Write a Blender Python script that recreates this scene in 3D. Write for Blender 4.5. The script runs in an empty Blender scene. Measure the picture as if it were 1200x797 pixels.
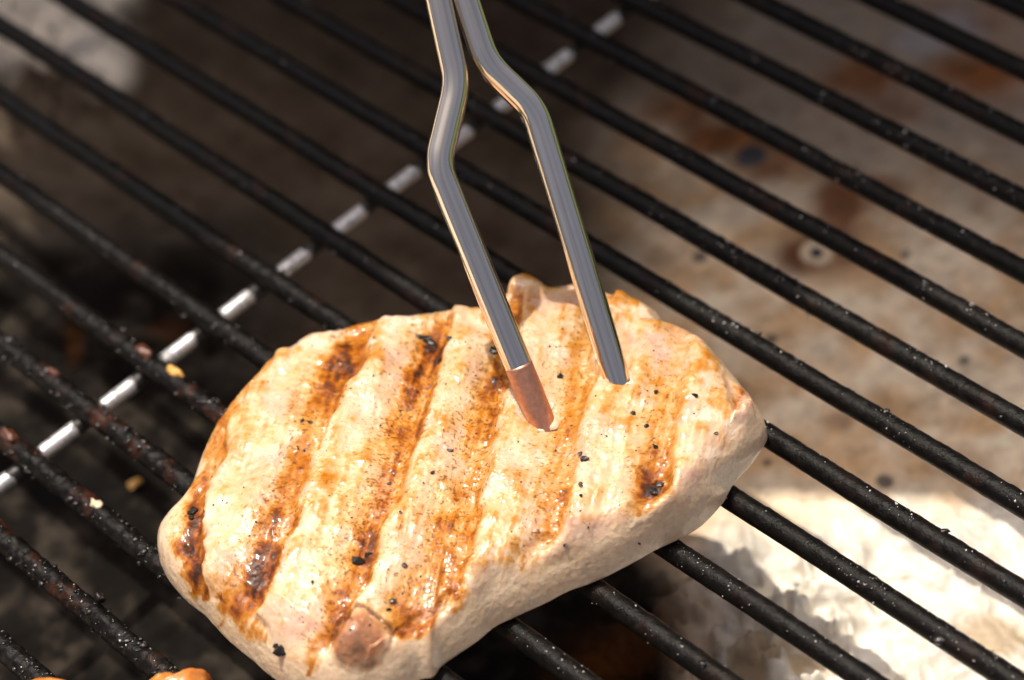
import bpy, bmesh, math, random
import numpy as np
from mathutils import Matrix, Vector

random.seed(4)
rng = np.random.default_rng(11)
sc = bpy.context.scene
MM = 0.001

# ------------------------------------------------------------------ camera
F_PX, TILT, ROLL, DIST = 3055.0, math.radians(44.52), math.radians(-10.97), 652.7   # photo pixels, mm
ROD_ANGLE = math.radians(-53.23)
ORIGIN = np.array([-42.64, 50.45])        # where rod 6 crosses the cross bar
SPACING = 20.0
PW, PH = 1200.0, 797.0


def _rx(a): return np.array([[1, 0, 0], [0, math.cos(a), -math.sin(a)], [0, math.sin(a), math.cos(a)]])
def _rz(a): return np.array([[math.cos(a), -math.sin(a), 0], [math.sin(a), math.cos(a), 0], [0, 0, 1]])


RCAM = _rx(TILT) @ _rz(ROLL)
CAM = RCAM @ np.array([0, 0, DIST])

cd = bpy.data.cameras.new('camera')
cam = bpy.data.objects.new('camera', cd)
sc.collection.objects.link(cam)
m = Matrix([list(RCAM[i]) + [CAM[i] * MM] for i in range(3)] + [[0, 0, 0, 1]])
cam.matrix_world = m
cd.sensor_width = 36.0
cd.lens = F_PX / PW * 36.0
cd.clip_start, cd.clip_end = 0.02, 50.0
cd.dof.use_dof = True
cd.dof.focus_distance = 0.599
cd.dof.aperture_fstop = 7.6
sc.camera = cam

# ------------------------------------------------------------------ light
SUN = np.array([-0.10, 0.21, 0.96]); SUN = SUN / np.linalg.norm(SUN)      # towards the sun
world = bpy.data.worlds.new('World'); sc.world = world; world.use_nodes = True
wn = world.node_tree
bg = wn.nodes['Background']
sky = wn.nodes.new('ShaderNodeTexSky'); sky.sky_type = 'NISHITA'; sky.sun_disc = False
sky.sun_elevation = math.asin(SUN[2]); sky.sun_rotation = math.atan2(SUN[0], SUN[1])
sky.air_density, sky.dust_density, sky.ozone_density = 0.28, 7.0, 0.1
wn.links.new(sky.outputs[0], bg.inputs[0]); bg.inputs[1].default_value = 0.15
sl = bpy.data.lights.new('sun', 'SUN'); sl.energy = 3.2; sl.angle = math.radians(0.53); sl.color = (1.0, 0.92, 0.79)
so = bpy.data.objects.new('sun', sl); sc.collection.objects.link(so)
so.rotation_euler = Vector(tuple(SUN)).to_track_quat('Z', 'Y').to_euler(); so.location = (0.3, 0.6, 1.5)
sc.view_settings.view_transform = 'Standard'
sc.view_settings.look = 'None'
sc.view_settings.gamma = 1.0
sc.view_settings.use_curve_mapping = False
sc.view_settings.exposure = 0.38
sc.render.engine = 'CYCLES'
sc.cycles.use_denoising = True
sc.cycles.max_bounces = 8
sc.cycles.caustics_reflective = False
sc.cycles.caustics_refractive = False
sc.cycles.sample_clamp_indirect = 4.0


# ------------------------------------------------------------------ helpers
def project(p):
    d = (p - CAM) @ RCAM
    return PW / 2 + F_PX * d[..., 0] / -d[..., 2], PH / 2 - F_PX * d[..., 1] / -d[..., 2]


def ray(px):
    px = np.atleast_2d(np.asarray(px, float))
    d = np.stack([(px[:, 0] - PW / 2) / F_PX, -(px[:, 1] - PH / 2) / F_PX, -np.ones(len(px))], 1)
    return d @ RCAM.T


def on_z(px, z):
    """photo pixel -> point of the horizontal plane at height z (mm)"""
    d = ray(px)
    t = (np.asarray(z, float) - CAM[2]) / d[:, 2]
    return CAM + d * t[:, None]


def on_plane(px, p0, n):
    d = ray(px)
    t = ((p0 - CAM) @ n) / (d @ n)
    return CAM + d * t[:, None]


_perm = rng.random(4096 * 16)


def vnoise(p, seed=0):
    """smooth value noise in -1..1 for an (n,2) or (n,3) array"""
    p = np.asarray(p, float)
    if p.shape[1] == 2:
        p = np.concatenate([p, np.zeros((len(p), 1))], 1)
    i = np.floor(p).astype(np.int64); f = p - i
    f = f * f * f * (f * (f * 6 - 15) + 10)
    out = np.zeros(len(p))
    for dx in (0, 1):
        wx = f[:, 0] if dx else 1 - f[:, 0]
        for dy in (0, 1):
            wy = f[:, 1] if dy else 1 - f[:, 1]
            for dz in (0, 1):
                wz = f[:, 2] if dz else 1 - f[:, 2]
                h = ((i[:, 0] + dx) * 73856093) ^ ((i[:, 1] + dy) * 19349663) ^ ((i[:, 2] + dz) * 83492791) ^ (seed * 2654435)
                h = (h ^ (h >> 13)) * 1274126177
                out += wx * wy * wz * _perm[(h ^ (h >> 16)) & 65535]
    return out * 2 - 1


def fbm(p, octaves=4, seed=0, gain=0.5):
    p = np.asarray(p, float); a = 1.0; s = 0.0; tot = 0.0
    for o in range(octaves):
        s = s + a * vnoise(p + 17.3 * o, seed + o * 7); tot += a
        p = p * 2.03; a *= gain
    return s / tot


def smooth(a, b, x):
    t = np.clip((x - a) / (b - a), 0, 1)
    return t * t * (3 - 2 * t)


def lerp(a, b, t):
    return a + (b - a) * t


def polydist(u, v, pts):
    """distance to a polyline of (x, y, width, strength); returns distance/width, strength, depth along"""
    best = np.full(len(u), 1e9); st = np.zeros(len(u)); side = np.zeros(len(u))
    for a, b in zip(pts[:-1], pts[1:]):
        ax, ay, bx, by = a[0], a[1], b[0], b[1]
        dx, dy = bx - ax, by - ay
        t = np.clip(((u - ax) * dx + (v - ay) * dy) / (dx * dx + dy * dy), 0, 1)
        qx, qy = u - (ax + t * dx), v - (ay + t * dy)
        w = a[2] + (b[2] - a[2]) * t
        d = np.hypot(qx, qy) / w
        k = d < best
        best = np.where(k, d, best)
        st = np.where(k, a[3] + (b[3] - a[3]) * t, st)
        side = np.where(k, np.sign(dx * qy - dy * qx), side)
    return best, st, side


def mesh_obj(name, verts, faces, mat, parent=None, smooth_shade=True, cols=None, attrs=None):
    """verts in mm (n,3); faces list or (n,4)/(n,3) array"""
    me = bpy.data.meshes.new(name)
    verts = np.asarray(verts, float) * MM
    if isinstance(faces, np.ndarray):
        n, k = faces.shape
        me.vertices.add(len(verts)); me.vertices.foreach_set('co', verts.astype(np.float32).ravel())
        me.loops.add(n * k); me.loops.foreach_set('vertex_index', faces.astype(np.int32).ravel())
        me.polygons.add(n)
        me.polygons.foreach_set('loop_start', np.arange(0, n * k, k, dtype=np.int32))
        me.update(calc_edges=True)
    else:
        me.from_pydata([tuple(v) for v in verts], [], faces)
    if smooth_shade:
        me.polygons.foreach_set('use_smooth', np.ones(len(me.polygons), bool))
    if cols is not None:
        a = me.attributes.new('tint', 'FLOAT_COLOR', 'POINT')
        c = np.ones((len(verts), 4), np.float32); c[:, :3] = cols
        a.data.foreach_set('color', c.ravel())
    for k_, val in (attrs or {}).items():
        a = me.attributes.new(k_, 'FLOAT', 'POINT')
        a.data.foreach_set('value', np.asarray(val, np.float32))
    me.materials.append(mat)
    me.validate(); me.update()
    o = bpy.data.objects.new(name, me)
    sc.collection.objects.link(o)
    if parent is not None:
        o.parent = parent
    return o


def empty(name, loc=(0, 0, 0)):
    o = bpy.data.objects.new(name, None); sc.collection.objects.link(o)
    o.empty_display_size = 0.02
    return o


def tag(o, label=None, cat=None, group=None, kind=None):
    if label: o['label'] = label
    if cat: o['category'] = cat
    if group: o['group'] = group
    if kind: o['kind'] = kind
    return o


def grid_faces(nr, nc, wrap):
    i = np.arange(nr - 1)[:, None]; j = np.arange(nc if wrap else nc - 1)[None, :]
    j2 = (j + 1) % nc
    return np.stack([i * nc + j, i * nc + j2, (i + 1) * nc + j2, (i + 1) * nc + j], -1).reshape(-1, 4)


def tube(path, radius, seg=24, flat=1.0, side=None):
    """sweep; path (n,3), radius scalar or (n,), closed by end fans -> verts, faces(list)"""
    path = np.asarray(path, float); n = len(path)
    radius = np.broadcast_to(np.asarray(radius, float), (n,))
    tan = np.gradient(path, axis=0); tan /= np.linalg.norm(tan, axis=1)[:, None]
    ref = np.array([0.0, 0, 1]) if side is None else np.asarray(side, float)
    a = np.cross(tan, ref); a /= np.linalg.norm(a, axis=1)[:, None]
    b = np.cross(a, tan)
    th = np.linspace(0, 2 * math.pi, seg, endpoint=False)
    V = path[:, None] + radius[:, None, None] * (a[:, None] * np.cos(th)[None, :, None] + flat * b[:, None] * np.sin(th)[None, :, None])
    nrm = (V - path[:, None]) / radius[:, None, None]
    V = V.reshape(-1, 3)
    Fq = grid_faces(n, seg, True)
    return V, Fq, nrm.reshape(-1, 3)


def capped(V, Fq, seg):
    n = len(V) // seg
    c0 = V[:seg].mean(0); c1 = V[-seg:].mean(0)
    V2 = np.vstack([V, c0, c1])
    F = [tuple(f) for f in Fq]
    i0, i1 = len(V), len(V) + 1
    for j in range(seg):
        F.append((i0, (j + 1) % seg, j)); F.append((i1, (n - 1) * seg + j, (n - 1) * seg + (j + 1) % seg))
    return V2, F


def smooth_path(pts, step=1.0, rad=0.0, rounds=2):
    """polyline resampled with rounded corners (Chaikin on short corner pieces)"""
    P = [np.asarray(p, float) for p in pts]
    if rad > 0:
        out = [P[0]]
        for a, b, c in zip(P[:-2], P[1:-1], P[2:]):
            d1 = (a - b); l1 = np.linalg.norm(d1); d2 = (c - b); l2 = np.linalg.norm(d2)
            r1 = min(rad, l1 * .45); r2 = min(rad, l2 * .45)
            s, e = b + d1 / l1 * r1, b + d2 / l2 * r2
            for t in np.linspace(0, 1, 9):
                out.append((1 - t) ** 2 * s + 2 * t * (1 - t) * b + t * t * e)
        out.append(P[-1]); P = out
    P = np.array(P)
    L = np.concatenate([[0], np.cumsum(np.linalg.norm(np.diff(P, axis=0), axis=1))])
    s = np.linspace(0, L[-1], max(4, int(L[-1] / step)))
    return np.stack([np.interp(s, L, P[:, k]) for k in range(3)], 1)


# ------------------------------------------------------------------ materials
def new_mat(name):
    mt = bpy.data.materials.new(name); mt.use_nodes = True
    nt = mt.node_tree
    return mt, nt, nt.nodes['Principled BSDF']


def nnode(nt, typ, **kw):
    n = nt.nodes.new(typ)
    for k, v in kw.items():
        if k in n.inputs.keys() if hasattr(n.inputs, 'keys') else False:
            n.inputs[k].default_value = v
        else:
            setattr(n, k, v)
    return n


def noise_tex(nt, scale, detail=4, rough=.55, coord=None):
    n = nt.nodes.new('ShaderNodeTexNoise'); n.inputs['Scale'].default_value = scale
    n.inputs['Detail'].default_value = detail; n.inputs['Roughness'].default_value = rough
    if coord is None:
        coord = nt.nodes.new('ShaderNodeTexCoord').outputs['Object']
    nt.links.new(coord, n.inputs['Vector'])
    return n


def ramp(nt, src, stops):
    r = nt.nodes.new('ShaderNodeValToRGB')
    while len(r.color_ramp.elements) > 1: r.color_ramp.elements.remove(r.color_ramp.elements[-1])
    r.color_ramp.elements[0].position = stops[0][0]; r.color_ramp.elements[0].color = (*stops[0][1], 1)
    for p, c in stops[1:]:
        e = r.color_ramp.elements.new(p); e.color = (*c, 1)
    nt.links.new(src, r.inputs[0])
    return r


def math_node(nt, op, a, b=None, clamp=False):
    n = nt.nodes.new('ShaderNodeMath'); n.operation = op; n.use_clamp = clamp
    for i, x in enumerate((a, b)):
        if x is None: continue
        if isinstance(x, (int, float)): n.inputs[i].default_value = x
        else: nt.links.new(x, n.inputs[i])
    return n.outputs[0]


def mix_col(nt, fac, a, b, blend='MIX'):
    n = nt.nodes.new('ShaderNodeMix'); n.data_type = 'RGBA'; n.blend_type = blend
    for key, x in ((0, fac), (6, a), (7, b)):
        if isinstance(x, (int, float)): n.inputs[key].default_value = x
        elif isinstance(x, tuple): n.inputs[key].default_value = (*x, 1) if len(x) == 3 else x
        else: nt.links.new(x, n.inputs[key])
    return n.outputs[2]


def bump(nt, bsdf, height, strength=.3, dist=.0005, base=None):
    b = nt.nodes.new('ShaderNodeBump'); b.inputs['Strength'].default_value = strength
    b.inputs['Distance'].default_value = dist
    nt.links.new(height, b.inputs['Height'])
    if base is not None: nt.links.new(base, b.inputs['Normal'])
    nt.links.new(b.outputs[0], bsdf.inputs['Normal'])
    return b.outputs[0]


def attr(nt, name):
    a = nt.nodes.new('ShaderNodeAttribute'); a.attribute_name = name
    return a


def mat_meat():
    mt, nt, b = new_mat('grilled_pork')
    a = attr(nt, 'tint'); ch = attr(nt, 'char')
    n1 = noise_tex(nt, 900, 5, .6)
    r1 = ramp(nt, n1.outputs[0], [(.30, (.90, .86, .80)), (.5, (1, 1, 1)), (.72, (1.05, 1.05, 1.05))])
    col = mix_col(nt, 1.0, a.outputs['Color'], r1.outputs[0], 'MULTIPLY')
    # seasoning dust: tiny dark flecks, denser in the browned bands
    n2 = noise_tex(nt, 1700, 3, .5)
    n3 = noise_tex(nt, 130, 3, .5)
    dens = math_node(nt, 'ADD', math_node(nt, 'MULTIPLY', n3.outputs[0], .05), math_node(nt, 'MULTIPLY', ch.outputs['Fac'], .07))
    thr = math_node(nt, 'SUBTRACT', .845, dens)
    fl = math_node(nt, 'MULTIPLY', math_node(nt, 'SUBTRACT', n2.outputs[0], thr), 40, True)
    col = mix_col(nt, math_node(nt, 'MULTIPLY', fl, .85), col, (.05, .025, .012))
    nt.links.new(col, b.inputs['Base Color'])
    n4 = noise_tex(nt, 260, 4, .6)
    rg = nt.nodes.new('ShaderNodeMapRange'); nt.links.new(n4.outputs[0], rg.inputs[0])
    rg.inputs[1].default_value = .35; rg.inputs[2].default_value = .68; rg.inputs[3].default_value = .22; rg.inputs[4].default_value = .52
    nt.links.new(rg.outputs[0], b.inputs['Roughness'])
    b.inputs['Subsurface Weight'].default_value = .45
    b.inputs['Subsurface Radius'].default_value = (1.0, .45, .2)
    b.inputs['Subsurface Scale'].default_value = .003
    b.inputs['IOR'].default_value = 1.42
    cw = nt.nodes.new('ShaderNodeMapRange'); nt.links.new(ch.outputs['Fac'], cw.inputs[0])
    cw.inputs[1].default_value = .1; cw.inputs[2].default_value = .7; cw.inputs[3].default_value = .70; cw.inputs[4].default_value = .25
    sv = nt.nodes.new('ShaderNodeMapRange'); nt.links.new(ch.outputs['Fac'], sv.inputs[0])
    sv.inputs[1].default_value = .2; sv.inputs[2].default_value = .7; sv.inputs[3].default_value = .5; sv.inputs[4].default_value = .28
    nt.links.new(sv.outputs[0], b.inputs['Specular IOR Level'])
    nt.links.new(cw.outputs[0], b.inputs['Coat Weight'])
    b.inputs['Coat Roughness'].default_value = .13
    n5 = noise_tex(nt, 800, 6, .62)
    bump(nt, b, n5.outputs[0], .45, .0006)
    return mt


def mat_rod():
    mt, nt, b = new_mat('seasoned_black_iron')
    n = noise_tex(nt, 500, 5, .6)
    g = attr(nt, 'grime')
    r = ramp(nt, n.outputs[0], [(.3, (.002, .0018, .0016)), (.55, (.005, .0042, .0037)), (.75, (.012, .0095, .008))])
    n2 = noise_tex(nt, 90, 4, .6)
    rust = math_node(nt, 'MULTIPLY', math_node(nt, 'MULTIPLY', math_node(nt, 'SUBTRACT', n2.outputs[0], .56), 9, True), g.outputs['Fac'])
    col = mix_col(nt, math_node(nt, 'MULTIPLY', rust, .5), r.outputs[0], (.07, .022, .010))
    nt.links.new(col, b.inputs['Base Color'])
    rr = nt.nodes.new('ShaderNodeMapRange'); nt.links.new(n.outputs[0], rr.inputs[0])
    rr.inputs[1].default_value = .3; rr.inputs[2].default_value = .7; rr.inputs[3].default_value = .28; rr.inputs[4].default_value = .50; b.inputs['Specular IOR Level'].default_value = .13
    nt.links.new(rr.outputs[0], b.inputs['Roughness'])
    n3 = noise_tex(nt, 1400, 4, .6)
    bump(nt, b, n3.outputs[0], .6, .0004)
    return mt


def mat_chrome():
    mt, nt, b = new_mat('worn_chrome')
    a = attr(nt, 'grime')
    n = noise_tex(nt, 700, 5, .6)
    f = math_node(nt, 'ADD', a.outputs['Fac'], math_node(nt, 'MULTIPLY', math_node(nt, 'SUBTRACT', n.outputs[0], .5), 1.5), True)
    f2 = ramp(nt, f, [(.35, (0, 0, 0)), (.6, (1, 1, 1))])
    col = mix_col(nt, f2.outputs[0], (.70, .69, .70), (.012, .010, .009))
    nt.links.new(col, b.inputs['Base Color'])
    met = math_node(nt, 'MULTIPLY', math_node(nt, 'SUBTRACT', 1.0, f2.outputs[0]), .85); nt.links.new(met, b.inputs['Metallic'])
    b.inputs['Roughness'].default_value = .42
    bump(nt, b, n.outputs[0], .4, .0003)
    return mt


def mat_steel():
    mt, nt, b = new_mat('polished_steel')
    ar, al = attr(nt, 'around'), attr(nt, 'along')
    cx = nt.nodes.new('ShaderNodeCombineXYZ')
    nt.links.new(math_node(nt, 'MULTIPLY', ar.outputs['Fac'], 5.0), cx.inputs[0])
    nt.links.new(math_node(nt, 'MULTIPLY', al.outputs['Fac'], .012), cx.inputs[1])
    n = noise_tex(nt, 1.0, 3, .5, cx.outputs[0])
    r = ramp(nt, n.outputs[0], [(.32, (.66, .57, .46)), (.5, (.84, .75, .62)), (.68, (.95, .87, .75))])
    nt.links.new(r.outputs[0], b.inputs['Base Color'])
    b.inputs['Metallic'].default_value = 1.0
    sm = noise_tex(nt, 160, 4, .6)
    rr = nt.nodes.new('ShaderNodeMapRange'); nt.links.new(sm.outputs[0], rr.inputs[0])
    rr.inputs[1].default_value = .3; rr.inputs[2].default_value = .7; rr.inputs[3].default_value = .09; rr.inputs[4].default_value = .20
    nt.links.new(rr.outputs[0], b.inputs['Roughness'])
    bump(nt, b, n.outputs[0], .05, .0012)
    return mt


def mat_simple(name, col, rough=.5, metal=0.0, nscale=400, var=.3, bmp=.2, coat=0.0):
    mt, nt, b = new_mat(name)
    n = noise_tex(nt, nscale, 4, .6)
    lo = tuple(c * (1 - var) for c in col); hi = tuple(min(1, c * (1 + var)) for c in col)
    r = ramp(nt, n.outputs[0], [(.3, lo), (.7, hi)])
    nt.links.new(r.outputs[0], b.inputs['Base Color'])
    b.inputs['Roughness'].default_value = rough; b.inputs['Metallic'].default_value = metal
    b.inputs['Coat Weight'].default_value = coat
    bump(nt, b, n.outputs[0], bmp, .0004)
    return mt


def mat_pan():
    mt, nt, b = new_mat('greasy_foil')
    a = attr(nt, 'tint')
    n1 = noise_tex(nt, 140, 6, .65)
    r1 = ramp(nt, n1.outputs[0], [(.28, (.62, .56, .5)), (.5, (1, 1, 1)), (.75, (1.12, 1.1, 1.08))])
    col = mix_col(nt, .8, a.outputs['Color'], r1.outputs[0], 'MULTIPLY')
    nt.links.new(col, b.inputs['Base Color'])
    b.inputs['Metallic'].default_value = .1
    n2 = noise_tex(nt, 60, 4, .6)
    rr = nt.nodes.new('ShaderNodeMapRange'); nt.links.new(n2.outputs[0], rr.inputs[0])
    rr.inputs[3].default_value = .38; rr.inputs[4].default_value = .75
    nt.links.new(rr.outputs[0], b.inputs['Roughness'])
    st_ = attr(nt, 'soot_shade')
    sp_l = nt.nodes.new('ShaderNodeMapRange'); nt.links.new(st_.outputs['Fac'], sp_l.inputs[0])
    sp_l.inputs[3].default_value = .5; sp_l.inputs[4].default_value = .02
    nt.links.new(sp_l.outputs[0], b.inputs['Specular IOR Level'])
    n3 = noise_tex(nt, 420, 5, .6)
    bump(nt, b, n3.outputs[0], .35, .0006)
    return mt


M_MEAT, M_ROD, M_CHROME, M_STEEL, M_PAN = mat_meat(), mat_rod(), mat_chrome(), mat_steel(), mat_pan()
M_TIP = mat_simple('reflection_tinted_steel', (.62, .30, .19), .40, .85, 900, .15, .10)  # copper tint paints the meat's reflection into the steel
M_CHAR = mat_simple('charred_bit', (.010, .008, .007), .25, 0, 1500, .5, .6, .5)
M_SALT = mat_simple('salt_and_ash', (.55, .52, .48), .35, 0, 2000, .3, .3)
M_GOLD = mat_simple('golden_fat_crumb', (.62, .33, .08), .35, 0, 700, .35, .4, .4)
M_PALE = mat_simple('pale_meat_crumb', (.62, .50, .32), .4, 0, 700, .3, .4, .3)
M_RUSTY = mat_simple('burnt_grease', (.09, .028, .012), .35, 0, 900, .5, .6, .4)
M_BLACK = mat_simple('black_enamel', (.012, .012, .012), .35, 0, 60, .2, .1)
M_BOLT = mat_simple('blackened_bolt', (.045, .05, .06), .5, .3, 300, .3, .2)
M_WOOD = mat_simple('dark_wood_handle', (.10, .05, .025), .5, 0, 90, .4, .3)

RD = np.array([math.cos(ROD_ANGLE), math.sin(ROD_ANGLE), 0.0])       # along the rods
CD = np.array([-RD[1], RD[0], 0.0])                                  # along the cross bar
ROD_R = 2.85
PAN_Z = -63.0

# ------------------------------------------------------------------ drip pan under the grate
def build_pan():
    nx, ny = 620, 560
    xs = np.linspace(-250, 225, nx); ys = np.linspace(-150, 330, ny)
    X, Y = np.meshgrid(xs, ys); P = np.stack([X.ravel(), Y.ravel(), np.full(X.size, PAN_Z)], 1)
    u, v = project(P)
    q = P[:, :2]
    wx = fbm(q / 22, 3, 5) * 26; wy = fbm(q / 22 + 9, 3, 6) * 26
    uu, vv = u + wx, v + wy
    n_lo = fbm(q / 45, 4, 21); n_md = fbm(q / 12, 4, 22); n_hi = fbm(q / 4, 3, 23)
    foil = np.array([.80, .66, .48]); tan = np.array([.62, .405, .22]); brown = np.array([.062, .041, .027])
    char = np.array([.0055, .005, .0046]); rust = np.array([.16, .055, .012]); clean = np.array([.76, .71, .62])
    col = np.tile(tan, (len(P), 1))
    col = lerp(col, foil, np.clip(.5 + 1.3 * n_md, 0, 1)[:, None])
    col = col * (1 + .30 * n_lo + .22 * n_hi)[:, None]
    # brown film over the middle and the far side
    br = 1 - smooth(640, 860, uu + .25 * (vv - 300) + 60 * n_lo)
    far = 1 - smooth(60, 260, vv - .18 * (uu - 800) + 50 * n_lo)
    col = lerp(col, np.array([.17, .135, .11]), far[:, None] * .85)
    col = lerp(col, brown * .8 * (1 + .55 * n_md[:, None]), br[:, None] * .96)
    # black char at lower left; shade below the meat is painted in beside it
    soot_shade_mask = (1 - smooth(240, 420, uu)) * smooth(170, 330, vv) + (1 - smooth(745, 810, uu - .25 * (vv - 690))) * smooth(560, 660, vv)
    col = lerp(col, (char + np.array([.02, .016, .012]) * np.clip(n_md * 1.6 + n_hi * .8, 0, 1)[:, None]) * (1 + .8 * n_md[:, None]), np.clip(soot_shade_mask, 0, 1)[:, None] * .97)
    # clean foil, sun patches lightened in its colour: lower right, far left corner
    sun_patch = smooth(790, 850, uu) * smooth(585, 650, vv + .1 * (uu - 900))
    col = lerp(col, clean * (1 + .16 * n_hi[:, None] + .22 * n_md[:, None]), sun_patch[:, None])
    br2 = smooth(.0, 1, 1 - np.hypot((uu - 905) / 120, (vv - 775) / 28)) + smooth(0, 1, 1 - np.hypot((uu - 1170) / 70, (vv - 735) / 45)) * 1.1
    col = lerp(col, np.array([.40, .29, .17]), np.clip(br2 * 1.5, 0, 1)[:, None] * .8)
    sun_corner = (1 - smooth(110, 175, uu)) * (1 - smooth(60, 110, vv))
    col = lerp(col, np.array([.85, .78, .68]) * (1 + .25 * n_md[:, None]), np.clip(sun_corner, 0, 1)[:, None])
    # rust stains, drips
    for (x, y, rx, ry, k) in ((957, 305, 58, 42, 1.0), (990, 245, 44, 62, .95), (1035, 225, 50, 26, .8), (850, 160, 66, 26, 1.0), (905, 190, 56, 30, .95), (1010, 100, 64, 30, .95), (1150, 85, 76, 36, 1.0), (800, 130, 50, 26, .8), (1060, 130, 40, 16, .6), (870, 470, 40, 26, .4), (1120, 540, 60, 20, .35),
                              (1130, 15, 60, 20, .6), (985, 500, 26, 20, .6), (730, 760, 80, 40, .7), (690, 790, 60, 30, .7), (85, 410, 16, 34, .3), (205, 380, 34, 16, .2), (780, 740, 20, 60, .5), (1140, 50, 60, 30, .4)):
        dd = np.hypot((u + .7 * wx - x) / rx, (v + .7 * wy - y) / ry)
        mk = smooth(1.25, .35, dd) * k * np.clip(.95 + n_md * .9, 0, 1)
        col = lerp(col, rust * (1 + .4 * n_hi[:, None]), mk[:, None])
    for (x, y, rx, ry, k) in ((1110, 35, 50, 22, .7), (1070, 55, 40, 16, .6), (1120, 20, 30, 20, .5)):
        dd = np.hypot((u + .6 * wx - x) / rx, (v + .6 * wy - y) / ry)
        col = lerp(col, np.array([.25, .25, .27]), (smooth(1.2, .3, dd) * k)[:, None])
    # bolt holes: pale ring with a dark middle
    for (x, y, r) in ((957, 298, 15), (880, 181, 0)):
        dd = np.hypot((u - x), (v - y) * 1.35)
        if r: col = lerp(col, np.array([.80, .64, .44]), (smooth(r + 8, r, dd) * .9)[:, None])
    for (x, y, r) in ((930, 545, 6), (1037, 567, 10), (1130, 418, 6), (900, 548, 5), (935, 685, 5), (775, 672, 5), (905, 395, 7), (820, 300, 9), (1060, 300, 6)):
        dd = np.hypot(u + .12 * wx - x, (v + .12 * wy - y) * 1.3)
        col = lerp(col, np.array([.05, .045, .042]), (smooth(r + 3, r - 2, dd) * .85)[:, None])
    z = 3.0 * fbm(q / 60, 3, 31) + .8 * n_md + .25 * n_hi
    # crumpled foil near the lower right and at the far left corner
    cr = 1.7 * smooth(170, 50, np.hypot((u - 850) * .8, (v - 770) * 1.1)) + .35 * sun_patch + smooth(190, 60, np.hypot(u - 20, v - 10)) * 1.3
    rid = 1 - np.abs(fbm(q / 14 + 3, 3, 33)) * 2.4
    rid2 = 1 - np.abs(fbm(q / 8 + 5, 2, 37)) * 2.2
    rid3 = 1 - np.abs(fbm(q / 5.5 + 8, 2, 39)) * 2.6
    z += cr * (np.clip(rid, 0, 1) ** 1.6 * 6.0 + np.clip(rid2, 0, 1) ** 1.5 * 2.2 + np.clip(rid3, 0, 1) * .9 - 2)
    # the pan rises slightly along its right side fold
    P[:, 2] += z
    return mesh_obj('drip_pan', P, grid_faces(ny, nx, False), M_PAN, cols=np.clip(col, .004, .9), attrs={'soot_shade': np.clip(np.maximum(soot_shade_mask, br * .7), 0, 1)})


pan_root = empty('drip_pan')
tag(pan_root, 'greasy foil-lined drip pan with rust stains, char and painted-in light and shade under the black rods', 'drip pan')
liner = build_pan(); liner.name = 'foil_liner'; liner.parent = pan_root


def dome_mesh(r, h, n=20):
    V, F = [], []
    prof = [(1.0, -.5), (1.0, .25), (.86, .62), (.55, .9), (.02, 1.0)]
    for (a_, z) in prof:
        for k in range(n):
            a = 2 * math.pi * k / n
            V.append((r * a_ * math.cos(a), r * a_ * math.sin(a), z * h))
    for i in range(len(prof) - 1):
        for k in range(n):
            F.append((i * n + k, i * n + (k + 1) % n, (i + 1) * n + (k + 1) % n, (i + 1) * n + k))
    return np.array(V), F


lco = np.empty(len(liner.data.vertices) * 3, np.float32); liner.data.vertices.foreach_get('co', lco)
lco = lco.reshape(-1, 3) * 1000
for (px, r) in (((957, 298), 2.0), ((880, 181), 4.4)):
    V, F = dome_mesh(r, 1.1)
    c = on_z([px], PAN_Z)[0]
    k = np.argmin(np.hypot(lco[:, 0] - c[0], lco[:, 1] - c[1]))
    mesh_obj('bolt', V + np.array([c[0], c[1], lco[k, 2]]), F, M_BOLT, pan_root)

# walls of the fire box, out of the picture
def box(x0, x1, y0, y1, z0, z1):
    V = np.array([(x, y, z) for z in (z0, z1) for (x, y) in ((x0, y0), (x1, y0), (x1, y1), (x0, y1))], float)
    F = [(3, 2, 1, 0), (4, 5, 6, 7), (0, 1, 5, 4), (1, 2, 6, 5), (2, 3, 7, 6), (3, 0, 4, 7)]
    return V, F

# unseen paved ground far below, added to bounce light onto fork and meat
M_GROUND = mat_simple('bounce_paving', (.50, .43, .34), .8, 0, 3, .2, .1)
gv = [(-40000, -40000, -820), (40000, -40000, -820), (40000, 40000, -820), (-40000, 40000, -820)]
tag(mesh_obj('ground', np.array(gv, float), [(0, 1, 2, 3)], M_GROUND, None, False), 'pale paved ground below the grill, added to bounce light up', 'ground', None, 'structure')

M_LAWN = mat_simple('added_lawn', (.05, .075, .022), .9, 0, 8, .4, .2)  # unseen green sheet, added as a dark reflection along the tines
gv = [(700, -40000, -812), (40000, -40000, -812), (40000, 40000, -812), (700, 40000, -812)]
tag(mesh_obj('added_lawn', np.array(gv, float), [(0, 1, 2, 3)], M_LAWN, None, False), 'green grass beside the paving, added for the fork to reflect', 'added_lawn', None, 'structure')

# ------------------------------------------------------------------ grate
grate = empty('grill_grate')
tag(grate, 'black round-bar cooking grate with one bright cross bar', 'grill grate')


def rod_point(k, s):
    o = np.array([ORIGIN[0], ORIGIN[1], 0.0])
    return o + CD * SPACING * (k - 6) + RD * np.asarray(s)[..., None] if np.ndim(s) else o + CD * SPACING * (k - 6) + RD * s


speck_V, speck_F, crust_V, crust_F = [], [], [], []
ICO = None


def ico():
    global ICO
    if ICO is None:
        bm = bmesh.new(); bmesh.ops.create_icosphere(bm, subdivisions=1, radius=1)
        ICO = (np.array([v.co[:] for v in bm.verts]), [[v.index for v in f.verts] for f in bm.faces]); bm.free()
    return ICO


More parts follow.
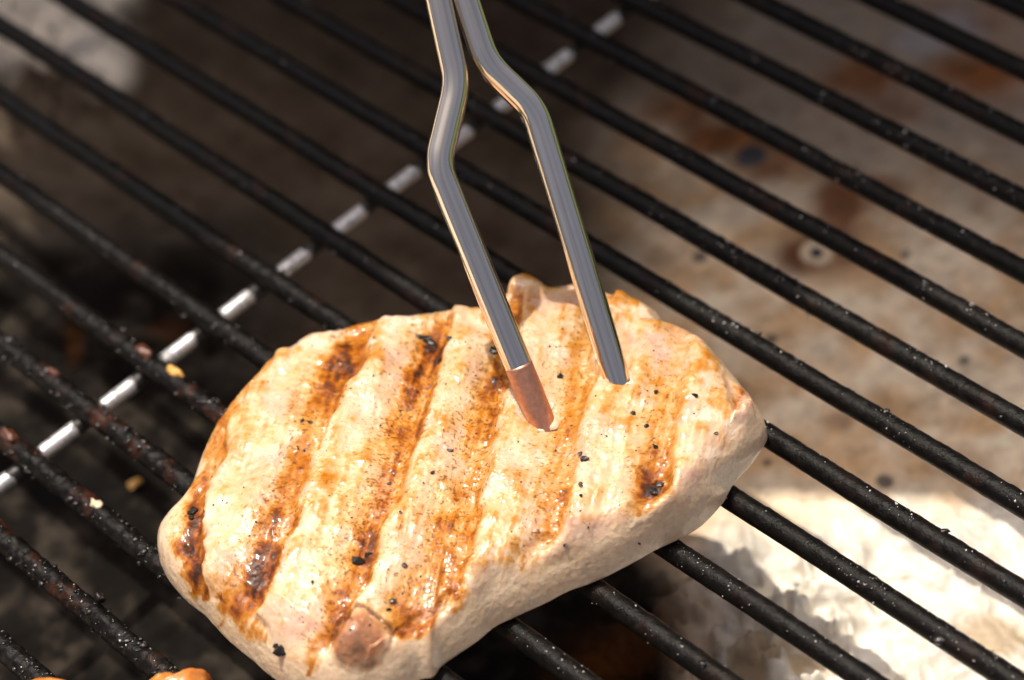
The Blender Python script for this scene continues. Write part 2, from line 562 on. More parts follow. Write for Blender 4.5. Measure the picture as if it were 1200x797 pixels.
def add_blob(VV, FF, c, r, squash=(1, 1, 1)):
    V0, F0 = ico()
    Rr = _rz(random.random() * 6.28) @ _rx(random.random() * 6.28)
    W = (V0 * (1 + .35 * rng.standard_normal((len(V0), 1)))) @ Rr.T * r * np.array(squash) + c
    o = sum(len(x) for x in VV)
    VV.append(W); FF.extend([tuple(i + o for i in f) for f in F0])


ROD_S0, ROD_S1 = -265.0, 245.0
for k in range(-1, 16):
    n = int((ROD_S1 - ROD_S0) / .55); seg = 22
    s = np.linspace(ROD_S0, ROD_S1, n)
    path = rod_point(k, s)
    wob = .35 * fbm(np.stack([s / 60, np.full(n, k * 3.1)], 1), 2, 50)
    path = path + CD * wob[:, None]
    V, Fq, nrm = tube(path, ROD_R, seg)
    u, v = project(V)
    up = np.clip(nrm[:, 2] * .7 + .45, 0, 1)
    left = 1 - smooth(150, 520, u - .15 * (v - 400))
    low = np.maximum(left * smooth(230, 520, v), .25 * (1 - smooth(300, 900, v)))
    grime = np.clip(low + .15, 0, 1)
    big = fbm(V / 7, 3, 60); fine = fbm(V / 1.6, 3, 61)
    amp = .14 + .62 * low + .12 * np.clip(fbm(V / 25, 2, 62), 0, 1)
    disp = amp * (np.clip(fine, -.3, 1) * .9 + np.clip(big, 0, 1) * .9) * up + .04 * fine
    V = V + nrm * disp[:, None]
    V, F = capped(V, Fq, seg)
    grime = np.append(grime, [0, 0])
    ro = mesh_obj('rod', V, F, M_ROD, grate, attrs={'grime': grime})
    # salt and ash specks along the upper half of the bar
    for _ in range(1250):
        ss = random.uniform(ROD_S0 + 10, ROD_S1 - 10)
        a = random.gauss(0, .75)
        nn = CD * math.sin(a) + np.array([0, 0, 1]) * math.cos(a)
        p = rod_point(k, ss) + nn * (ROD_R + .02)
        uu, vv = project(p[None])
        uu, vv = float(uu[0]), float(vv[0])
        if not (-40 < uu < 1240 and -40 < vv < 840): continue
        right = smooth(560, 1000, np.array(uu + .3 * (vv - 400)))
        dens = .15 + .75 * float(right) + .25 * float(uu < 220 and vv > 500)
        clump = float(fbm(np.array([[ss / 9, k * 5.0]]), 2, 70)[0])
        if random.random() > dens * (.50 + 1.6 * clump): continue
        add_blob(speck_V, speck_F, p, .05 + random.expovariate(1 / .06))
    # burnt crust lumps
    for _ in range(900):
        ss = random.uniform(ROD_S0 + 10, ROD_S1 - 10)
        a = random.gauss(0, .9)
        nn = CD * math.sin(a) + np.array([0, 0, 1]) * math.cos(a)
        p = rod_point(k, ss) + nn * (ROD_R + .15)
        uu, vv = project(p[None]); uu, vv = float(uu[0]), float(vv[0])
        if not (-40 < uu < 1240 and -40 < vv < 840): continue
        l = (1 - float(smooth(200, 420, np.array(uu)))) * float(smooth(300, 480, np.array(vv))) + .04
        if random.random() > l: continue
        add_blob(crust_V, crust_F, p - nn * .12, .10 + random.expovariate(1 / .17), (1.5, 1.2, .6))

sp = mesh_obj('salt_specks', np.vstack(speck_V), speck_F, M_SALT, grate, True); sp['kind'] = 'stuff'
cr_ = mesh_obj('burnt_crust', np.vstack(crust_V), crust_F, M_CHAR, grate, True); cr_['kind'] = 'stuff'

# cross bar welded under the rods
BAR_R = 2.1
bz = -(ROD_R + BAR_R - .7)
pa = on_z([(8, 563)], bz)[0]; pb = on_z([(722, 22)], bz)[0]
bd = (pb - pa) / np.linalg.norm(pb - pa)
n = 1300
sl_ = np.linspace(-70, np.linalg.norm(pb - pa) + 130, n)
path = pa + bd * sl_[:, None]
V, Fq, nrm = tube(path, BAR_R, 24)
kc = ((V[:, :2] - ORIGIN) @ CD[:2]) / SPACING
fr = np.abs(kc - np.round(kc)) * SPACING
V = V + nrm * (.08 * fbm(V / 2, 3, 80))[:, None]
grime = .32 + smooth(5.6, 3.4, fr + 1.4 * fbm(V / 3, 2, 81)) + .5 * smooth(.3, -.6, nrm[:, 2]) * 0
V, F = capped(V, Fq, 24)
mesh_obj('cross_bar', V, F, M_CHROME, grate, attrs={'grime': np.append(grime, [1, 1])})['label'] = 'bright worn chrome cross bar under the rods'
# edge frame bars of the grate, beyond the picture
for s_end in (ROD_S0, ROD_S1):
    p0, p1 = rod_point(-2, s_end), rod_point(16.5, s_end)
    V, Fq, nrm = tube(np.linspace(p0, p1, 60), 3.6, 16)
    V, F = capped(V, Fq, 16)
    mesh_obj('edge_bar', V, F, M_ROD, grate, attrs={'grime': np.full(len(V), .3)})
# feet: the grate ledges rest on the pan wall
for s_end in (ROD_S0, ROD_S1):
    a0, a1 = rod_point(-2, s_end), rod_point(16.5, s_end)
    w = RD[:2] * 4
    V = []
    for z in (PAN_Z - 4, -3.4):
        for (p, sg) in ((a0, -1), (a1, -1), (a1, 1), (a0, 1)):
            V.append((p[0] + sg * w[0], p[1] + sg * w[1], z))
    F = [(3, 2, 1, 0), (4, 5, 6, 7), (0, 1, 5, 4), (1, 2, 6, 5), (2, 3, 7, 6), (3, 0, 4, 7)]
    mesh_obj('side_wall', np.array(V), F, M_BLACK, pan_root, False)

# unseen hood, added and curved to shade the far end of the pan
def add_shade_hood():
    edge_y = float((on_z([(1000, 622)], PAN_Z) + SUN * (-PAN_Z / SUN[2]))[0, 1])     # where its shadow ends at bar height
    ty = 118.0; tz = (ty - edge_y) * SUN[2] / SUN[1]
    prof = [(395, -60), (398, 60), (392, tz * .55), (360, tz * .86), (300, tz * .985), (ty + 40, tz + 4), (ty + 6, tz + 2), (ty, tz), (ty + 5, tz + 9), (ty + 42, tz + 14), (305, tz * .985 + 12), (372, tz * .86 + 8), (404, tz * .55), (410, 60), (407, -60)]
    x0, x1 = -197.0, 380.0
    xs = np.linspace(x0, x1, 24); n = len(prof)
    V = np.array([(x, y + (x - 95) ** 2 * .0013, z) for x in xs for (y, z) in prof], float)
    F = [tuple(f) for f in grid_faces(len(xs), n, True)]
    F += [tuple(range(n)), tuple(reversed(range((len(xs) - 1) * n, len(xs) * n)))]
    root = empty('added_shade_hood')
    tag(root, 'black hood out of view, added to shade the far end of the pan', 'grill hood')
    mesh_obj('shell', V, F, M_BLACK, root, False)
    # end cheeks
    for x in (x0, x1 - 3):
        pr = prof[:8]
        Vc = [(x, y + (x - 95) ** 2 * .0013, z) for (y, z) in pr] + [(x + 3, y + (x - 92) ** 2 * .0013, z) for (y, z) in pr]
        k = len(pr)
        Fc = [tuple(range(k)), tuple(range(2 * k - 1, k - 1, -1))] + [(i, (i + 1) % k, k + (i + 1) % k, k + i) for i in range(k)]
        mesh_obj('end_cheek', np.array(Vc, float), Fc, M_BLACK, root, False)


add_shade_hood()

# ------------------------------------------------------------------ meat
def closed_curve(pts, n):
    """periodic Catmull-Rom through pts, resampled"""
    P = np.asarray(pts, float); N = len(P); out = []
    for i in range(N):
        p0, p1, p2, p3 = P[i - 1], P[i], P[(i + 1) % N], P[(i + 2) % N]
        for t in np.linspace(0, 1, 12, endpoint=False):
            out.append(.5 * ((2 * p1) + (-p0 + p2) * t + (2 * p0 - 5 * p1 + 4 * p2 - p3) * t * t + (-p0 + 3 * p1 - 3 * p2 + p3) * t ** 3))
    return np.array(out)


def slab(outline_px, thick, zb, na, edge, n_top=200, n_arc=46, n_low=22, center_px=None, h_far=.80, h_near=.30, chamfer=None, ZM=.42):
    """a slab of meat: rounded rim, from its outline in the photo. returns base verts, normals, (rho,row kind)"""
    O = np.asarray(outline_px, float)
    c = O.mean(0) if center_px is None else np.array(center_px, float)
    nx = np.roll(O, -1, 0) - np.roll(O, 1, 0)
    nrm2 = np.stack([nx[:, 1], -nx[:, 0]], 1); nrm2 /= np.linalg.norm(nrm2, axis=1)[:, None]
    if ((O - c) * nrm2).sum() < 0: nrm2 = -nrm2
    far = smooth(-.75, .75, -nrm2[:, 1])
    h = zb + thick * (h_near + (h_far - h_near) * far)
    W = on_z(O, h)[:, :2]
    cw = on_z([c], zb + thick * .5)[0, :2]
    crv = closed_curve(W, 0)
    ang = np.unwrap(np.arctan2(crv[:, 1] - cw[1], crv[:, 0] - cw[0]))
    rad = np.hypot(crv[:, 0] - cw[0], crv[:, 1] - cw[1])
    if ang[-1] < ang[0]: ang, rad = ang[::-1], rad[::-1]
    th = np.linspace(ang[0], ang[0] + 2 * math.pi, na, endpoint=False)
    ordr = np.argsort(ang)
    R = np.interp(th, np.concatenate([ang[ordr], [ang[ordr][0] + 2 * math.pi]]), np.concatenate([rad[ordr], [rad[ordr][0]]]))
    e = edge(th) if callable(edge) else np.full(na, edge)
    e = np.minimum(e, R * .6)
    rows_r, rows_z, rows_nr, rows_nz = [], [], [], []
    for i in range(n_top):
        f = (i + .5) / n_top
        rows_r.append((R - e) * f); rows_z.append(np.full(na, 1.0)); rows_nr.append(np.zeros(na)); rows_nz.append(np.ones(na))
    for i in range(n_arc):
        a = (i + 1) / n_arc * math.pi / 2
        t_ = a / (math.pi / 2)
        cf = chamfer(th) if chamfer is not None else np.zeros(na)
        pr = lerp(math.sin(a), t_ + .06 * math.sin(t_ * math.pi), cf); pz = lerp(math.cos(a), 1 - t_ + .10 * math.sin(t_ * math.pi), cf)
        rows_r.append(R - e + e * pr); rows_z.append(ZM + (1 - ZM) * pz)
        rows_nr.append(np.full(na, math.sin(a))); rows_nz.append(np.full(na, math.cos(a)))
    for i in range(n_low):
        a = (i + 1) / n_low * math.pi / 2
        rows_r.append(R - 5 + 5 * math.cos(a)); rows_z.append(np.full(na, ZM * (1 - math.sin(a))))
        rows_nr.append(np.full(na, math.cos(a))); rows_nz.append(np.full(na, -math.sin(a)))
    for f in (.7, .35, .02):
        rows_r.append((R - 5) * f); rows_z.append(np.zeros(na)); rows_nr.append(np.zeros(na)); rows_nz.append(-np.ones(na))
    r = np.array(rows_r); z = np.array(rows_z); nr = np.array(rows_nr); nz = np.array(rows_nz)
    X = cw[0] + r * np.cos(th); Y = cw[1] + r * np.sin(th)
    Z = zb + thick * z
    V = np.stack([X, Y, Z], -1).reshape(-1, 3)
    N = np.stack([nr * np.cos(th), nr * np.sin(th), nz], -1).reshape(-1, 3)
    nrow = len(r)
    d = (R[None] - r).reshape(-1)
    return V, N, grid_faces(nrow, na, True), d, z.reshape(-1), nrow


OUT = [(596, 330), (605, 317), (618, 311), (631, 315), (644, 321), (662, 320), (690, 318), (706, 323), (722, 331), (745, 336), (770, 346), (780, 360), (800, 366), (825, 379), (845, 398),
       (865, 420), (880, 440), (892, 462), (897, 486), (894, 508), (884, 530), (868, 552), (853, 574), (840, 592), (820, 612), (795, 626), (770, 638), (745, 652), (715, 668), (690, 679),
       (665, 688), (640, 701), (610, 715), (580, 729), (560, 745), (535, 762), (515, 776), (506, 788), (490, 792), (470, 802), (440, 812), (400, 818), (350, 808), (318, 790), (295, 770), (265, 745),
       (240, 718), (215, 697), (195, 672), (183, 645), (178, 615), (182, 590), (195, 570), (212, 550), (225, 520), (240, 490), (255, 468), (275, 445), (290, 430), (310, 410), (335, 394),
       (355, 382), (385, 374), (420, 365), (445, 361), (480, 356), (520, 350), (560, 347), (582, 343)]
THICK = 18.5
MZ = ROD_R - .25

# grill marks: (x, y, half width, strength) in the photo, carried onto the surface of the meat
MARKS = [
    [(308, 420, 8, .35), (284, 452, 11, .45), (262, 490, 11, .5), (243, 540, 11, .55), (226, 590, 12, .75), (217, 640, 15, .85), (232, 690, 13, .78)],
    [(432, 366, 10, .5), (412, 388, 18, .8), (392, 420, 20, .85), (374, 460, 17, .75), (352, 520, 17, .6), (330, 580, 17, .7), (308, 645, 18, .86), (288, 700, 18, .8), (272, 720, 22, .8), (298, 745, 14, .7)],
    [(524, 368, 9, .7), (506, 394, 17, .95), (490, 430, 20, .9), (476, 480, 20, .75), (462, 530, 19, .75), (443, 590, 19, .85), (418, 645, 20, .9), (398, 695, 18, .85), (385, 740, 18, .7), (365, 775, 15, .6)],
    [(598, 352, 13, .75), (588, 395, 16, .8), (574, 445, 17, .85), (560, 505, 19, .7), (545, 560, 20, .68), (528, 615, 22, .7), (508, 670, 27, .72), (478, 715, 26, .75)],
    [(700, 345, 10, .4), (684, 395, 15, .52), (668, 450, 19, .55), (658, 510, 19, .52), (648, 570, 19, .55), (640, 625, 17, .62), (618, 655, 14, .6)],
    [(796, 372, 13, .5), (788, 420, 18, .45), (775, 470, 20, .45), (768, 520, 20, .55), (766, 562, 19, .85), (752, 590, 12, .5)],
    [(862, 440, 7, .35), (868, 462, 7, .65), (862, 480, 6, .5)],
]
# browned smears between the marks
SMEARS = [(345, 470, 30, 60, .28), (300, 560, 34, 70, .28), (385, 560, 22, 30, .45), (370, 640, 20, 40, .22), (440, 720, 40, 30, .3), (560, 650, 40, 34, .35), (520, 700, 46, 26, .62), (600, 600, 24, 40, .2),
          (820, 540, 28, 22, .35), (700, 470, 30, 40, .2), (616, 318, 30, 18, .85), (700, 570, 30, 50, .2), (720, 500, 30, 40, .15), (640, 335, 24, 10, .3), (770, 350, 20, 10, .2), (480, 362, 60, 8, .3),
          (830, 440, 40, 50, .12), (255, 690, 30, 25, .3), (350, 770, 30, 20, .35)]


DARKS = [(396, 404, 20, 26, .34), (504, 396, 13, 16, .5), (488, 432, 13, 34, .38), (216, 640, 12, 36, .16), (230, 682, 10, 16, .14), (304, 655, 14, 44, .14), (276, 722, 16, 14, .25), (440, 592, 12, 34, .30), (416, 650, 13, 26, .34),
         (765, 560, 16, 24, .46), (572, 440, 8, 40, .25), (866, 468, 5, 14, .3), (330, 580, 9, 26, .2), (462, 540, 9, 26, .2), (640, 640, 14, 10, .25), (372, 765, 24, 10, .2), (470, 700, 20, 12, .15)]
MARKS = [[(x, y, w * 1.18, k) for (x, y, w, k) in mk] for mk in MARKS]


def meat_colour(u, v, P, d, zf, marks, smears):
    """tint, browning and relief for points of the slab"""
    q = P[:, :3]
    w1 = fbm(q / 9, 3, 101); w2 = fbm(q / 9 + 31, 3, 102)
    n_lo = fbm(q / 16, 3, 110); n_md = fbm(q / 4.5, 4, 111); n_hi = fbm(q / 1.2, 4, 112); n_xh = fbm(q / .5, 2, 113)
    # fibres: noise stretched along the marks
    fib = fbm(np.stack([(u + .30 * v) / 5.5, (v - .30 * u) / 34, np.zeros(len(u))], 1), 3, 115)
    uu = u + 12 * w1 + 2.5 * n_hi; vv = v + 12 * w2
    brown = np.zeros(len(u)); groove = np.zeros(len(u)); lip = np.zeros(len(u)); zone = np.zeros(len(u))
    for mi, mk in enumerate(marks):
        dd, st, sd = polydist(uu, vv, mk)
        x = -dd * sd                                          # + to the right of the mark
        along = np.clip(.92 + .5 * fbm(np.stack([vv / 60, np.full(len(u), mi * 3.3)], 1), 2, 118), .7, 1.15)
        core = smooth(-1.15, -.05, x) * smooth(1.2, .8, x) * (dd < 1.6)
        halo = smooth(-2.7, -.3, x) * smooth(1.9, .7, x) * smooth(3.0, 1.5, dd)
        loc = np.clip(.70 + .30 * n_md + .22 * n_hi + .30 * fib, .2, 1.2)
        b = st * (core * loc * along * .80 + .38 * halo * np.clip(.66 + .7 * n_md + .35 * fib, 0, 1.2))
        brown = np.maximum(brown, b); zone = np.maximum(zone, halo * np.clip(st * 1.3, 0, 1))
        groove = np.maximum(groove, smooth(-1.9, .2, x) * smooth(1.25, .55, x) * smooth(2.4, 1.2, dd) * np.clip(.4 + .6 * st, 0, 1))
        lip = np.maximum(lip, smooth(.9, 1.5, x) * smooth(3.2, 1.7, x) * (dd < 3.3))
    for (x, y, rx, ry, k) in smears:
        dd = np.hypot((uu - x) / rx, (vv - y) / ry)
        brown = np.maximum(brown, smooth(1.3, .1, dd) * k * np.clip(.8 + 1.0 * n_md + .4 * n_hi, 0, 1.3))
    if len(marks):
        for (x, y, rx, ry, k) in DARKS:
            dd = np.hypot((uu - x + .30 * (vv - y)) / rx, (vv - y) / ry)
            brown = brown + .62 * smooth(1.25, .15, dd) * k * np.clip(.75 + .9 * n_md + .5 * n_hi, 0, 1.3)
    top = smooth(.62, .98, zf)
    mott = np.clip(.55 * n_lo + .75 * n_md + .30 * n_hi + .45 * fib + .22, 0, 1)
    brown = np.maximum(brown, mott * .50 * top)
    brown = brown + (.035 + .10 * zone) * n_hi * top + (.03 + .16 * zone) * np.clip(n_xh - .1, 0, 1) * top
    brown = np.clip(brown, 0, 1.05)
    stops = np.array([0, .14, .30, .48, .68, .86, 1.05])
    cols = np.array([(.70, .485, .315), (.67, .425, .21), (.585, .305, .088), (.475, .185, .017), (.33, .095, .006), (.16, .037, .005), (.04, .012, .004)])
    col = np.stack([np.interp(brown, stops, cols[:, i]) for i in range(3)], 1)
    # paler, whiter streaks of fat and pinker lean between the marks
    fat = np.clip(.12 + 1.2 * fbm(q / 6 + 11, 3, 120) + .5 * n_hi + .35 * fib, 0, 1) * (1 - smooth(.08, .32, brown))
    col = lerp(col, np.array([.85, .735, .60]), fat[:, None] * .85)
    pink = np.clip(1.5 * fbm(q / 9 + 5, 3, 121) + .05, 0, 1) * (1 - smooth(.15, .45, brown))
    for (x, y, rx, ry, k) in ((690, 640, 34, 30, .7), (878, 480, 22, 50, .8), (850, 540, 40, 40, .4), (500, 712, 26, 18, .8), (470, 640, 14, 20, .5), (445, 570, 14, 26, .45), (800, 390, 30, 14, .5), (620, 640, 16, 24, .4), (640, 680, 30, 14, .4), (870, 430, 20, 30, .5)):
        pink = np.maximum(pink, smooth(1.3, .2, np.hypot((uu - x) / rx, (vv - y) / ry)) * k * (1 - smooth(.4, .7, brown)))
    col = lerp(col, np.array([.60, .36, .27]), pink[:, None] * .85)
    # the cut side: paler, even, less browned
    side = 1 - smooth(.66, .97, zf + .10 * n_md + .05 * n_hi)
    sc_ = np.array([.74, .55, .365]) * (1 + .10 * n_md[:, None] + .06 * n_hi[:, None])
    sc_ = lerp(sc_, np.array([.66, .44, .245]), np.clip(n_lo * 1.2, 0, 1)[:, None] * .7)
    sc_ = lerp(sc_, np.array([.77, .63, .46]), np.clip(fbm(q * np.array([.5, .5, 1.6]) / 3 + 7, 3, 124), 0, 1)[:, None] * .8)
    col = lerp(col, sc_, (side * .9 * (1 - smooth(.22, .5, brown)))[:, None])
    # tiny scorched specks
    spk = smooth(.62, .74, n_xh + .25 * n_hi + .34 * zone) * top
    col = lerp(col, np.array([.10, .035, .012]), (spk * .7)[:, None])
    groove = groove * smooth(1.5, 7, d)
    relief = -2.9 * groove * top + 1.0 * lip * top + .50 * n_md * (.35 + .65 * top) + 1.2 * n_lo * top + .10 * n_hi + .18 * fib * top + .03 * n_xh
    return np.clip(col, .004, .9), brown, relief


def build_chop():
    root = empty('pork_chop')
    tag(root, 'thick pale pork chop with brown grill marks, pierced by the steel fork', 'pork chop')

    def edge(th):
        near = np.clip(-np.sin(th + .25), 0, 1)
        return 7.5 + 3.0 * near + 1.0 * np.sin(th * 2 + .5) + .8 * np.sin(th * 5)

    def chamfer(th):
        return .5 * np.clip(-np.sin(th + .25) * 1.6, 0, 1)
    V, N, F, d, zf, nrow = slab(OUT, THICK, MZ, 1150, edge, 205, 60, 22, center_px=(545, 572), h_near=.20, chamfer=chamfer, ZM=.16)
    # gentle overall crown; the ends sink a little
    u, v = project(V)
    V[:, 2] -= 3.0 * smooth(330, 180, u) * np.clip(zf, 0, 1)
    V[:, 2] -= 2.0 * smooth(800, 900, u) * np.clip(zf, 0, 1)
    V[:, 2] -= 2.5 * smooth(30, 0, d) * np.clip(zf, 0, 1)
    u, v = project(V)
    # lumps: knob of meat at the far edge and at the near end
    for (x, y, r, hgt) in ((420, 752, 40, 2.2), (850, 560, 30, -1.2)):
        k = smooth(1, 0, np.hypot(u - x, v - y) / r)
        V += N * (hgt * k)[:, None]
    col, brown, relief = meat_colour(u, v, V, d, zf, MARKS, SMEARS)
    # browned knob at the near end
    kn = smooth(1.15, .7, np.hypot((u - 420) / 36, (v - 752) / 34) + .25 * fbm(V / 3, 3, 130))
    col = lerp(col, np.array([.33, .135, .055]) * (1 + .8 * fbm(V / 2.2, 3, 131)[:, None]), (kn * .88)[:, None])
    rim = smooth(.16, .0, np.abs(np.hypot((u - 420) / 38, (v - 750) / 36) - 1 + .2 * fbm(V / 3, 3, 132))) * smooth(770, 735, v)
    col = lerp(col, np.array([.12, .04, .015]), (rim * .8)[:, None]); relief = relief - .8 * rim
    for (x, y) in ((632, 488), (722, 438)):
        relief = relief - 1.1 * smooth(34, 8, np.hypot(u - x, (v - y) * 1.25)) * (zf > .9)
    body = zf > .02
    V = V + N * (relief * np.where(body, 1, .0) * smooth(0, .25, zf))[:, None]
    body_o = mesh_obj('meat', V, F, M_MEAT, root, cols=col, attrs={'char': np.clip(brown, 0, 1)})
    return root, body_o, V, nrow


chop, chop_body, CV, _ = build_chop()
cu, cv_ = project(CV)


def surf(px):
    """nearest visible surface point of the chop at a photo pixel"""
    k = np.where((np.abs(cu - px[0]) < 4) & (np.abs(cv_ - px[1]) < 4))[0]
    if len(k) == 0: return on_z([px], MZ + THICK)[0]
    dep = (CV[k] - CAM) @ RCAM[:, 2]
    best = k[np.argsort(-dep)[:6]]
    j = best[np.argmin(np.hypot(cu[best] - px[0], cv_[best] - px[1]))]
    return CV[j]


# pepper and char bits that one can pick out
BITS = [(500, 396, 6), (494, 392, 4.5), (508, 399, 5), (524, 395, 3.5), (512, 422, 4), (420, 655, 6.5), (427, 648, 3), (432, 646, 3), (816, 461, 4), (769, 456, 3.5), (744, 482, 3.5), (682, 535, 4.5), (678, 530, 3),
        (679, 564, 4.5), (682, 577, 2.5), (224, 597, 6.5), (222, 604, 4), (326, 762, 8), (321, 757, 4), (530, 524, 3), (477, 661, 3), (468, 597, 2.5), (364, 492, 3), (353, 491, 2.5), (508, 550, 2.5),
        (656, 438, 4), (768, 520, 3), (751, 640, 2.5), (663, 641, 3), (766, 574, 5), (774, 565, 4), (455, 563, 2.5), (461, 702, 3.5), (457, 712, 2.5), (579, 408, 5), (366, 680, 2.5), (840, 505, 2.5), (760, 497, 3)]
V0, F0 = ico()
for (x, y, r) in BITS:
    c = surf((x, y)); s = r * .205
    P = V0 * (1 + .3 * rng.standard_normal((len(V0), 1))) * s * np.array([1.15, 1, .65])
    P = P @ _rz(random.random() * 6.28).T + c + np.array([0, 0, .12 * s])
    mesh_obj('pepper_flake', P, [tuple(f) for f in F0], M_CHAR, chop, False)
# finer ground pepper, too small to single out
PV, PF = [], []
for _ in range(420):
    x, y = random.uniform(200, 880), random.uniform(340, 770)
    k = np.where((np.abs(cu - x) < 3) & (np.abs(cv_ - y) < 3))[0]
    if len(k) == 0: continue
    c = surf((x, y))
    if c[2] < MZ + THICK * .75: continue
    if fbm(np.array([[x / 60, y / 60]]), 2, 140)[0] < random.uniform(-.5, .6): continue
    add_blob(PV, PF, c + np.array([0, 0, .05]), random.uniform(.10, .30), (1, 1, .6))
gp = mesh_obj('ground_pepper', np.vstack(PV), PF, M_CHAR, chop, True); gp['kind'] = 'stuff'

# ------------------------------------------------------------------ fork
fork = empty('carving_fork')
tag(fork, 'polished steel two-tined fork stuck into the pork chop', 'fork')
BL, BR = surf((632, 488)), surf((722, 438))
T_EL = math.radians(51)
taxis = np.array([-.02, math.cos(T_EL), math.sin(T_EL)]); taxis /= np.linalg.norm(taxis)
fn = np.cross(BR - BL, taxis); fn /= np.linalg.norm(fn)


def fp(x, y): return on_plane([(x, y)], BL, fn)[0]


LEFT = [fp(647, 525), fp(632, 488), fp(513, 194), fp(536, 98), fp(514, 0), fp(490, -110), fp(482, -190)]
RIGHT = [fp(733, 477), fp(721, 438), fp(626, 128), fp(570, 74), fp(546, 0), fp(512, -110), fp(500, -190)]


def ring_attrs(nv, seg):
    i = np.arange(nv)
    a = (i % seg) / seg * 2
    return {'around': np.where(a > 1, 2 - a, a) * 2.0 + .7 * np.where(a > 1, 1.0, 0.0) * np.minimum(2 - a, a - 1), 'along': (i // seg) * .7}


def tine(path, tip_cut, tip_mat, name_tip):
    P = smooth_path(path, .7, 4.2)
    L = np.concatenate([[0], np.cumsum(np.linalg.norm(np.diff(P, axis=0), axis=1))])
    rad = 3.3 - .3 * smooth(60, 130, L)
    rad = rad * (1 - .10 * smooth(10, 0, L))
    seg = 32
    if tip_mat is None:
        V, Fq, nrm = tube(P, rad, seg, .92, fn)
        V, F = capped(V, Fq, seg)
        return mesh_obj('tine', V, F, M_STEEL, fork, attrs=ring_attrs(len(V), seg))
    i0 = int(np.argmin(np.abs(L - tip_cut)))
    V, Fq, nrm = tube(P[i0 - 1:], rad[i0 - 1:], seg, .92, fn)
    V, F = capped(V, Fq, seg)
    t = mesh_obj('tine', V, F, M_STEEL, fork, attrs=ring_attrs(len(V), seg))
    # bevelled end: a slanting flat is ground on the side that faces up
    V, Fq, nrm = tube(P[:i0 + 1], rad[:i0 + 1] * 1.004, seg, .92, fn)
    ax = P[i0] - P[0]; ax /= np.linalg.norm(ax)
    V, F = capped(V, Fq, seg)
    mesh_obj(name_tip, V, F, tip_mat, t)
    return t


tl = tine(LEFT, 21.0, M_TIP, 'tip'); tl.children[0]['label'] = 'tip of one tine, copper-brown tint for the mirrored meat'
tr = tine(RIGHT, 9.0, None, None)
JA = (LEFT[-1] + RIGHT[-1]) / 2
ax = (LEFT[-1] - LEFT[-2]) + (RIGHT[-1] - RIGHT[-2]); ax /= np.linalg.norm(ax)
bk = np.array([.15, .86, .42]); bk /= np.linalg.norm(bk)
sp_ = smooth_path([JA - ax * 6, JA + ax * 12, JA + ax * 12 + bk * 60], 1.5, 8)
V, Fq, nrm = tube(sp_, np.interp(np.linspace(0, 1, len(sp_)), [0, .2, 1], [4.5, 5.4, 5.0]), 24, .8, np.array([1.0, 0, 0]))
V, F = capped(V, Fq, 24); mesh_obj('shank', V, F, M_STEEL, fork, attrs=ring_attrs(len(V), 24))
hp = smooth_path([JA + ax * 12 + bk * 56, JA + ax * 12 + bk * 160], 2)
V, Fq, nrm = tube(hp, np.interp(np.linspace(0, 1, len(hp)), [0, .08, .5, .9, 1], [7, 9.5, 10.5, 9.5, 6]), 24, .75, np.array([1.0, 0, 0]))
V, F = capped(V, Fq, 24); mesh_obj('handle', V, F, M_WOOD, fork)

# meat juice welling round the tines
for (c, t) in ((BL, LEFT), (BR, RIGHT)):
    V, F = [], []
    n = 40; prof = [(2.9, .5), (3.4, .45), (3.9, .15), (4.3, -.35)]
    for (r, z) in prof:
        for k in range(n):
            a = 2 * math.pi * k / n
            rr = r * (1 + .12 * math.sin(3 * a + c[0]) + .08 * math.sin(7 * a))
            V.append(c + np.array([rr * math.cos(a), rr * math.sin(a) * 1.08, z - .25]))
    for i in range(len(prof) - 1):
        for k in range(n): F.append((i * n + k, i * n + (k + 1) % n, (i + 1) * n + (k + 1) % n, (i + 1) * n + k))
    o = mesh_obj('pierced_rim', np.array(V), F, M_MEAT, chop, cols=np.tile(np.array([.70, .55, .38]), (len(V), 1)), attrs={'char': np.zeros(len(V))})

# ------------------------------------------------------------------ second piece of food at the frame's edge
OUT2 = [(20, 806), (34, 796), (52, 793), (72, 796), (110, 802), (150, 803), (186, 799), (198, 788), (204, 782), (212, 788), (222, 790), (230, 783), (238, 781), (244, 787), (246, 800), (262, 840), (250, 900), (180, 940), (90, 940), (20, 900), (0, 850)]
c2 = empty('browned_food_piece')
tag(c2, 'orange-brown edge of another grilled piece on the crusted rods', 'grilled meat')
V, N, F, d, zf, nrow = slab(OUT2, 13.0, MZ, 420, 5.0, 60, 20, 8, center_px=(135, 862), h_far=.8)
q = V
nb = fbm(q / 5, 4, 201)
br_ = np.clip(.45 + .5 * nb + .3 * smooth(8, 0, d), 0, 1)
colr = lerp(np.array([.60, .29, .06]), np.array([.42, .11, .012]), br_[:, None])
V = V + N * (.6 * nb + .25 * fbm(q / 1.4, 3, 202))[:, None] * smooth(0, .25, zf)[:, None]
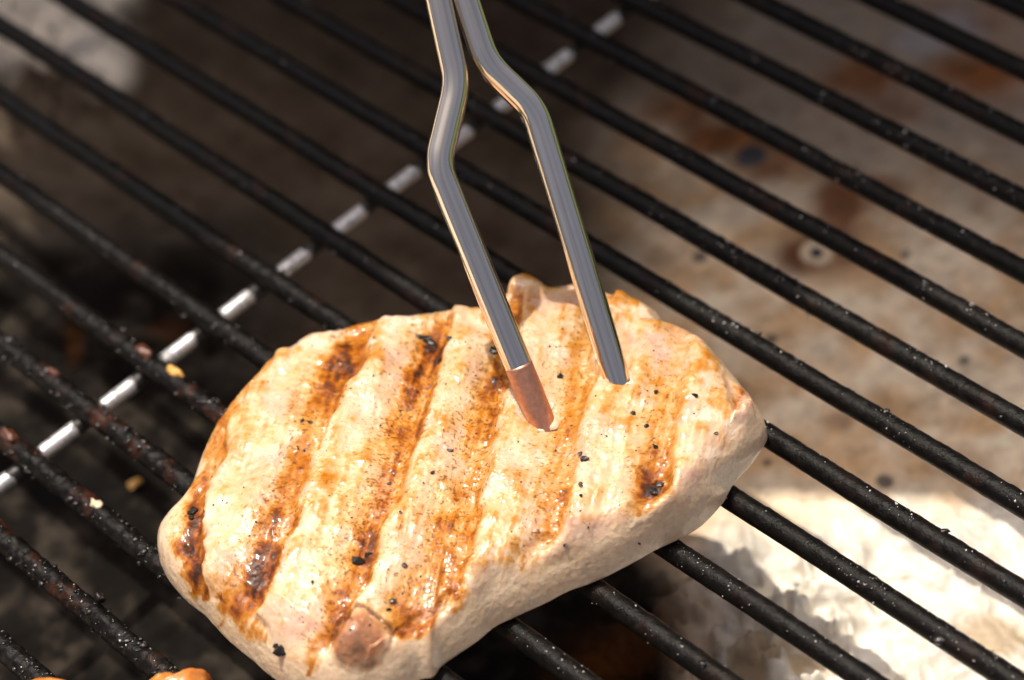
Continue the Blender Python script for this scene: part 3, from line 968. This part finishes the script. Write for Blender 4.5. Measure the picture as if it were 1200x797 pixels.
mesh_obj('meat', V, F, M_MEAT, c2, cols=np.clip(colr, .01, .9), attrs={'char': br_ * .5})

# ------------------------------------------------------------------ crumbs stuck to the bars
def lump(seed, sub=3, sx=1, sy=1, sz=1, rough=.65):
    bm = bmesh.new(); bmesh.ops.create_icosphere(bm, subdivisions=sub, radius=1)
    P = np.array([v.co[:] for v in bm.verts]); Fs = [tuple(v.index for v in f.verts) for f in bm.faces]; bm.free()
    P = P * (1 + rough * fbm(P * 1.3 + seed * 3.7, 3, 300 + seed))[:, None]
    return P * np.array([sx, sy, sz]), Fs


def crumb(name, px, size, mat, label, seed, z=ROD_R + .6, ang=0.0):
    P, Fs = lump(seed, 3, *[.75 * k for k in size])
    c = on_z([px], z)[0]
    P = P @ _rz(ang).T + c
    o = mesh_obj(name, P, Fs, mat)
    tag(o, label, 'crumb')
    return o


A = ROD_ANGLE
crumb('food_crumb', (205, 436), (3.4, 1.6, 1.5), M_GOLD, 'golden elongated crumb where the bar meets the chrome cross bar', 1, ROD_R + .3, A)
crumb('food_crumb', (112, 591), (2.6, 1.7, 1.2), M_PALE, 'pale yellow crumb on the crusted bar beside the pork chop', 2, ROD_R + .2, A)
crumb('food_crumb', (168, 412), (4.5, 1.8, 1.6), M_RUSTY, 'reddish-brown burnt crumb stuck on the bar at the cross bar', 3, ROD_R + .2, A)
crumb('food_crumb', (12, 512), (3.6, 2.0, 1.8), M_RUSTY, 'reddish burnt crumb on the bar at the end of the cross bar', 4, ROD_R + .2, A)
crumb('food_crumb', (118, 700), (2.0, 1.6, 1.8), M_CHAR, 'knobbly black charred crumb on the most crusted bar', 5, ROD_R + .6, A)
crumb('food_crumb', (62, 437), (2.2, 1.4, 1.3), M_RUSTY, 'small rusty crumb on the sooty bar', 6, ROD_R + .2, A)
crumb('food_crumb', (158, 567), (2.6, 1.6, 1.2), M_GOLD, 'golden crumb fallen into the sooty pan', 7, PAN_Z + 2.0, .6)
crumb('food_crumb', (946, 369), (1.0, .8, 1.4), M_PALE, 'tiny pale crumb hanging under a clean bar', 8, -ROD_R, A)
